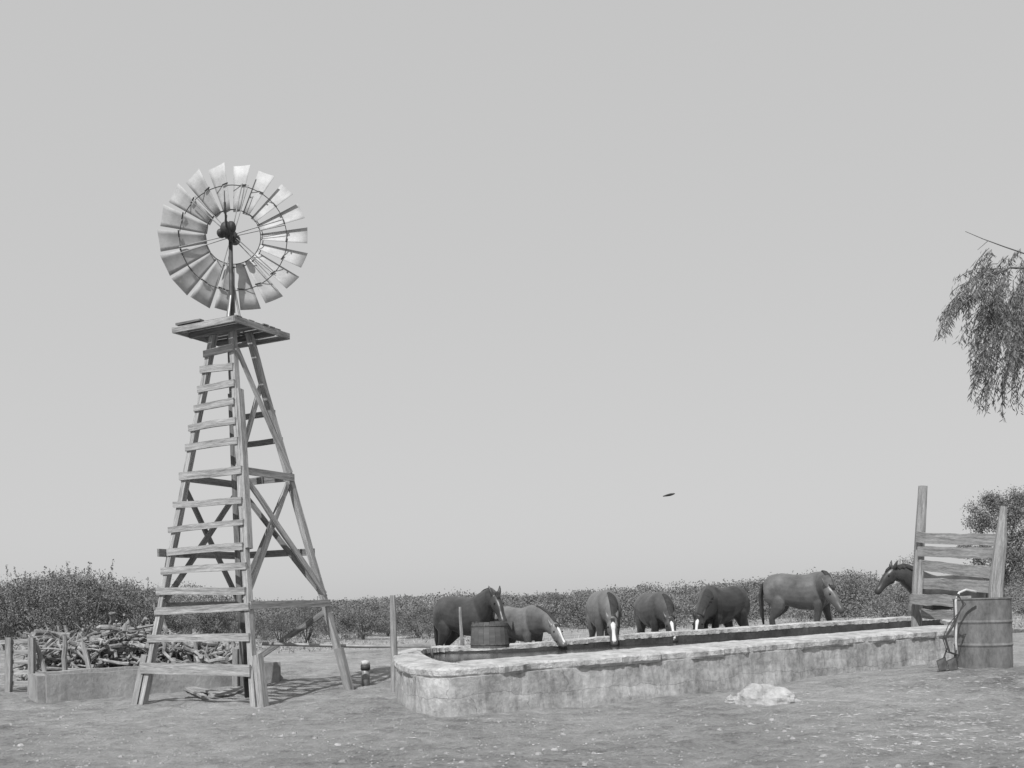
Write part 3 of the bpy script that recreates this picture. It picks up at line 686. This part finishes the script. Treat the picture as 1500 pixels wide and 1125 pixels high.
def place_bush(px,D,label,group,fac=1.0,wf=1.0,name='bush',cat_='bush'):
    g=GP(px,D); h=(P(px,topy(px),D).z-g.z)*fac; i=random.randrange(6); s=h/2.05
    r=empty(name,g,label,cat_,group,random.uniform(0,6.28)); 
    sx=s*random.uniform(.9,1.25)*wf
    obj('crown',fm[i],r,sc=(sx,sx,s)); obj('stem',sm_[i],r,sc=(sx,sx,s)); return r
random.seed(5)
lefts=[(8,37),(52,36),(100,38),(128,35),(165,37),(206,36)]
labs=['bushy mesquite tree at the far left edge behind the board fence','bushy mesquite tree second from the left, behind the firewood','rounded dense mesquite tree third from the left','tallest bushy mesquite tree of the left clump','bushy mesquite tree fifth from left, above the firewood heap','lower mesquite tree at the right end of the left clump, just left of the tower']
for (x,D),lb in zip(lefts,labs): place_bush(x,D,lb,'mesquite trees of the left clump',1.0,.85,'mesquite_tree','tree')
px=236
while px<1335:
    D=np.interp(px,[230,600,1100,1340],[38,39,51,51])+random.uniform(-1,6)
    place_bush(px,float(D),'low mesquite bush in the front of the scrub line behind the tank','mesquite bushes along the scrub line',random.uniform(.62,1.05),random.uniform(1.0,1.5))
    px+=random.uniform(26,46)
cs=[]
rg=np.random.default_rng(3)
for row,(D0,n_) in enumerate(((47,80),(58,90),(75,100),(95,100),(130,90))):
    for i in range(n_):
        x_=rg.uniform(-180,1680); D=D0+rg.uniform(-4,6); g=GP(x_,D); h=(P(x_,topy(min(max(x_,0),1500))+ (3 if row<2 else 0),D).z)*rg.uniform(.7,1.05); w=rg.uniform(2.4,4.6)*D/55
        if row>1: h=max(h,1.75)
        nc=20; cc=np.stack([rg.normal(size=nc)*w*.28,rg.normal(size=nc)*w*.2,rg.uniform(.1,.93,nc)*h],1); cc[:,2]*=np.clip(1-(np.abs(cc[:,0])/w)**2*1.6,.3,1)
        idx=rg.integers(0,nc,1000); c=cc[idx]+rg.normal(size=(1000,3))*[w*.075,w*.07,h*.07]; c+=np.array([g.x,D,0]); c[:,2]=np.clip(c[:,2],.05,None); cs.append(leaf_quads(c,.13*D/60,.07*D/60))
tagd(obj('thicket',np_mesh('thicket',np.concatenate(cs),4,M['far'])),'distant mass of mesquite scrub along the whole horizon','scrub',kind='stuff')
def small_tree(px,D,ytop,w,label,seed,zlo=.35,nl=26000,nc=75):
    g=GP(px,D); h=P(px,ytop,D).z-g.z; r=empty('small_tree',g,label,'tree'); rg=np.random.default_rng(seed)
    th=rg.uniform(0,6.28,nc); q=np.sqrt(rg.uniform(0,1,nc)); zz=rg.uniform(zlo,.97,nc); pr=np.sqrt(np.clip(1-((zz-.68)/.36)**2,.05,1))
    cc=np.stack([np.cos(th)*q*pr*w/2,np.sin(th)*q*pr*w/2,zz*h],1); idx=rg.integers(0,nc,nl); c=cc[idx]+rg.normal(size=(nl,3))*[.12,.12,.11]
    obj('crown',np_mesh('crown',leaf_quads(c,.07,.028),4,M['leaf']),r)
    mb=MB(); mb.tube([V((0,0,-.1)),V((.05,0,h*.3)),V((0,.05,h*.5))],[.12,.09,.06],8)
    for k in range(0,nc,4):
        e=V(cc[k]); mb.tube([V((.05,0,h*.35)),(e+V((0,0,h*.4)))/2,e],[.05,.03,.01],6)
    mb.build('trunk',M['bark'],r)
small_tree(1466,30,720,2.3,'small leafy tree rising behind the corral fence at the right edge',9)
small_tree(1333,42,808,1.1,'thin bush top showing just left of the tall corral post',12,.5,1500,14)

# pepper tree overhanging at right: trunk stands outside the frame
D0=5.3; SP=D0/9.2
tb_=V((3.45,5.6,zg(3.45,5.6)-.1)); pt=empty('pepper_tree',tb_,'drooping feathery branches of a pepper tree hanging in at the right','tree')
fk=V((3.35,5.55,2.35))
mb=MB(); mb.tube([tb_,tb_+V((-.06,0,.8)),tb_.lerp(fk,.7)+V((.05,.05,0)),fk],[.17,.13,.11,.08],12,rough=.06); mb.build('trunk',M['bark'],pt,tb_,True)
lm=MB(); leafc=[];leafd=[]
def strand(p0,dirh,ln,droop):
    p=V(p0); d=V(dirh).normalized(); st=.028*SP; n=int(ln*SP/st); pts_=[p.copy()]
    for i in range(n):
        d=(d+V((random.uniform(-.07,.07),random.uniform(-.07,.07),-droop*.8))).normalized(); p=p+d*st; pts_.append(p.copy())
        for s in range(5):
            if random.random()<.2: continue
            a=random.uniform(0,6.28); o=V((math.cos(a),math.sin(a),random.uniform(-2.2,-.6))).normalized(); L_=.055*SP
            q=p+o*L_*.5+V((random.gauss(0,.007),random.gauss(0,.007),random.gauss(0,.01))); leafc.append(tuple(q)); leafd.append(tuple(o))
    lm.tube(pts_[::3]+[pts_[-1]],.0018,4)
random.seed(21)
limb=[fk,P(1620,405,D0),P(1540,395,D0),P(1480,392,D0),P(1450,405,D0)]
lm.tube(limb,[.04,.018,.009,.005,.003],8)
lm.tube([P(1540,385,D0),P(1470,361,D0),P(1440,350,D0),P(1414,339,D0)],[.004,.0028,.002,.0013],6)
lm.tube([P(1447,353,D0),P(1432,366,D0)],[.002,.0012],5)
def PD(x,y): return P(x,y,D0+random.uniform(-.25,.25))
for i in range(14): strand(PD(random.uniform(1435,1480),random.uniform(385,440)),(-1,random.uniform(-.3,.3),random.uniform(-.1,.3)),random.uniform(.35,.6),.10)
for i in range(46): strand(PD(random.uniform(1448,1515),random.uniform(362,470)),(-.4,random.uniform(-.5,.5),-.3),random.uniform(.4,.75),.12)
for i in range(62): strand(PD(random.uniform(1442,1520),random.uniform(400,550)),(random.uniform(-.5,.2),random.uniform(-.5,.5),-.6),random.uniform(.3,.5),.12)
for i in range(8): strand(PD(random.uniform(1402,1430),random.uniform(420,440)),(-.8,random.uniform(-.3,.3),-.2),random.uniform(.3,.5),.16)
for i in range(10): strand(PD(random.uniform(1438,1465),random.uniform(500,560)),(-.4,random.uniform(-.3,.3),-.5),random.uniform(.22,.36),.12)
for k in range(7):
    a=-1.6+k*.8; e=fk+V((max(-.3,math.cos(a))*1.0+.45,math.sin(a)*.9,random.uniform(.4,.9))); lm.tube([fk,(fk+e)/2+V((0,0,.15)),e],[.045,.03,.012],7)
    for i in range(16):
        s_=fk.lerp(e,random.uniform(.4,1))+V((random.uniform(-.2,.2),random.uniform(-.2,.2),random.uniform(.0,.3)))
        if s_.x/s_.y*1500+750<1545: continue
        strand(s_,(random.uniform(-.2,1),random.uniform(-1,1),.2),random.uniform(.6,1.1),.11)
lm.build('limbs',M['bark'],pt,tb_)
lv=leaf_quads(np.array(leafc),.062*SP,.0095*SP,np.array(leafd))-np.array(tb_)
obj('crown',np_mesh('crown',lv,4,M['leaf2']),pt)

# ---------------- light, sky, camera ----------------
sdir=V((-.25,-.60,.76)).normalized(); el=math.asin(sdir.z)
sun=bpy.data.lights.new('sun','SUN'); sun.energy=4.5; sun.angle=math.radians(.5); sun.color=(1,1,1)
so=bpy.data.objects.new('sun',sun); C.objects.link(so); so.rotation_euler=(-sdir).to_track_quat('-Z','Y').to_euler()
w=bpy.data.worlds.new('World'); bpy.context.scene.world=w; w.use_nodes=True; nt=w.node_tree; N=nt.nodes; bg=N['Background']
sk=N.new('ShaderNodeTexSky'); sk.sky_type='NISHITA'; sk.sun_disc=False; sk.sun_elevation=el; sk.sun_rotation=math.atan2(sdir.x,sdir.y)%(2*math.pi); sk.dust_density=2.0
bw=N.new('ShaderNodeRGBToBW'); nt.links.new(sk.outputs[0],bw.inputs[0])
pw=N.new('ShaderNodeMath'); pw.operation='POWER'; pw.inputs[1].default_value=.11; nt.links.new(bw.outputs[0],pw.inputs[0])
ml=N.new('ShaderNodeMath'); ml.operation='MULTIPLY'; ml.inputs[1].default_value=5.25; nt.links.new(pw.outputs[0],ml.inputs[0])
nt.links.new(ml.outputs[0],bg.inputs['Color']); bg.inputs['Strength'].default_value=.1
cam=bpy.data.cameras.new('camera'); co=bpy.data.objects.new('camera',cam); C.objects.link(co)
zk,zx,zy=ZOOM
cam.sensor_width=36; cam.lens=36*zk; cam.shift_x=(zx-750)/1500*zk; cam.shift_y=(HY-zy)/1500*zk; cam.clip_end=6000
Rr=V((ca,0,-sa)); Uu=V((sa,0,ca)); Bk=V((0,-1,0))
co.matrix_world=Matrix(((Rr.x,Uu.x,Bk.x,0),(Rr.y,Uu.y,Bk.y,0),(Rr.z,Uu.z,Bk.z,H),(0,0,0,1)))
sc_=bpy.context.scene; sc_.camera=co
sc_.view_settings.view_transform='Standard'; sc_.view_settings.look='None'; sc_.view_settings.exposure=0
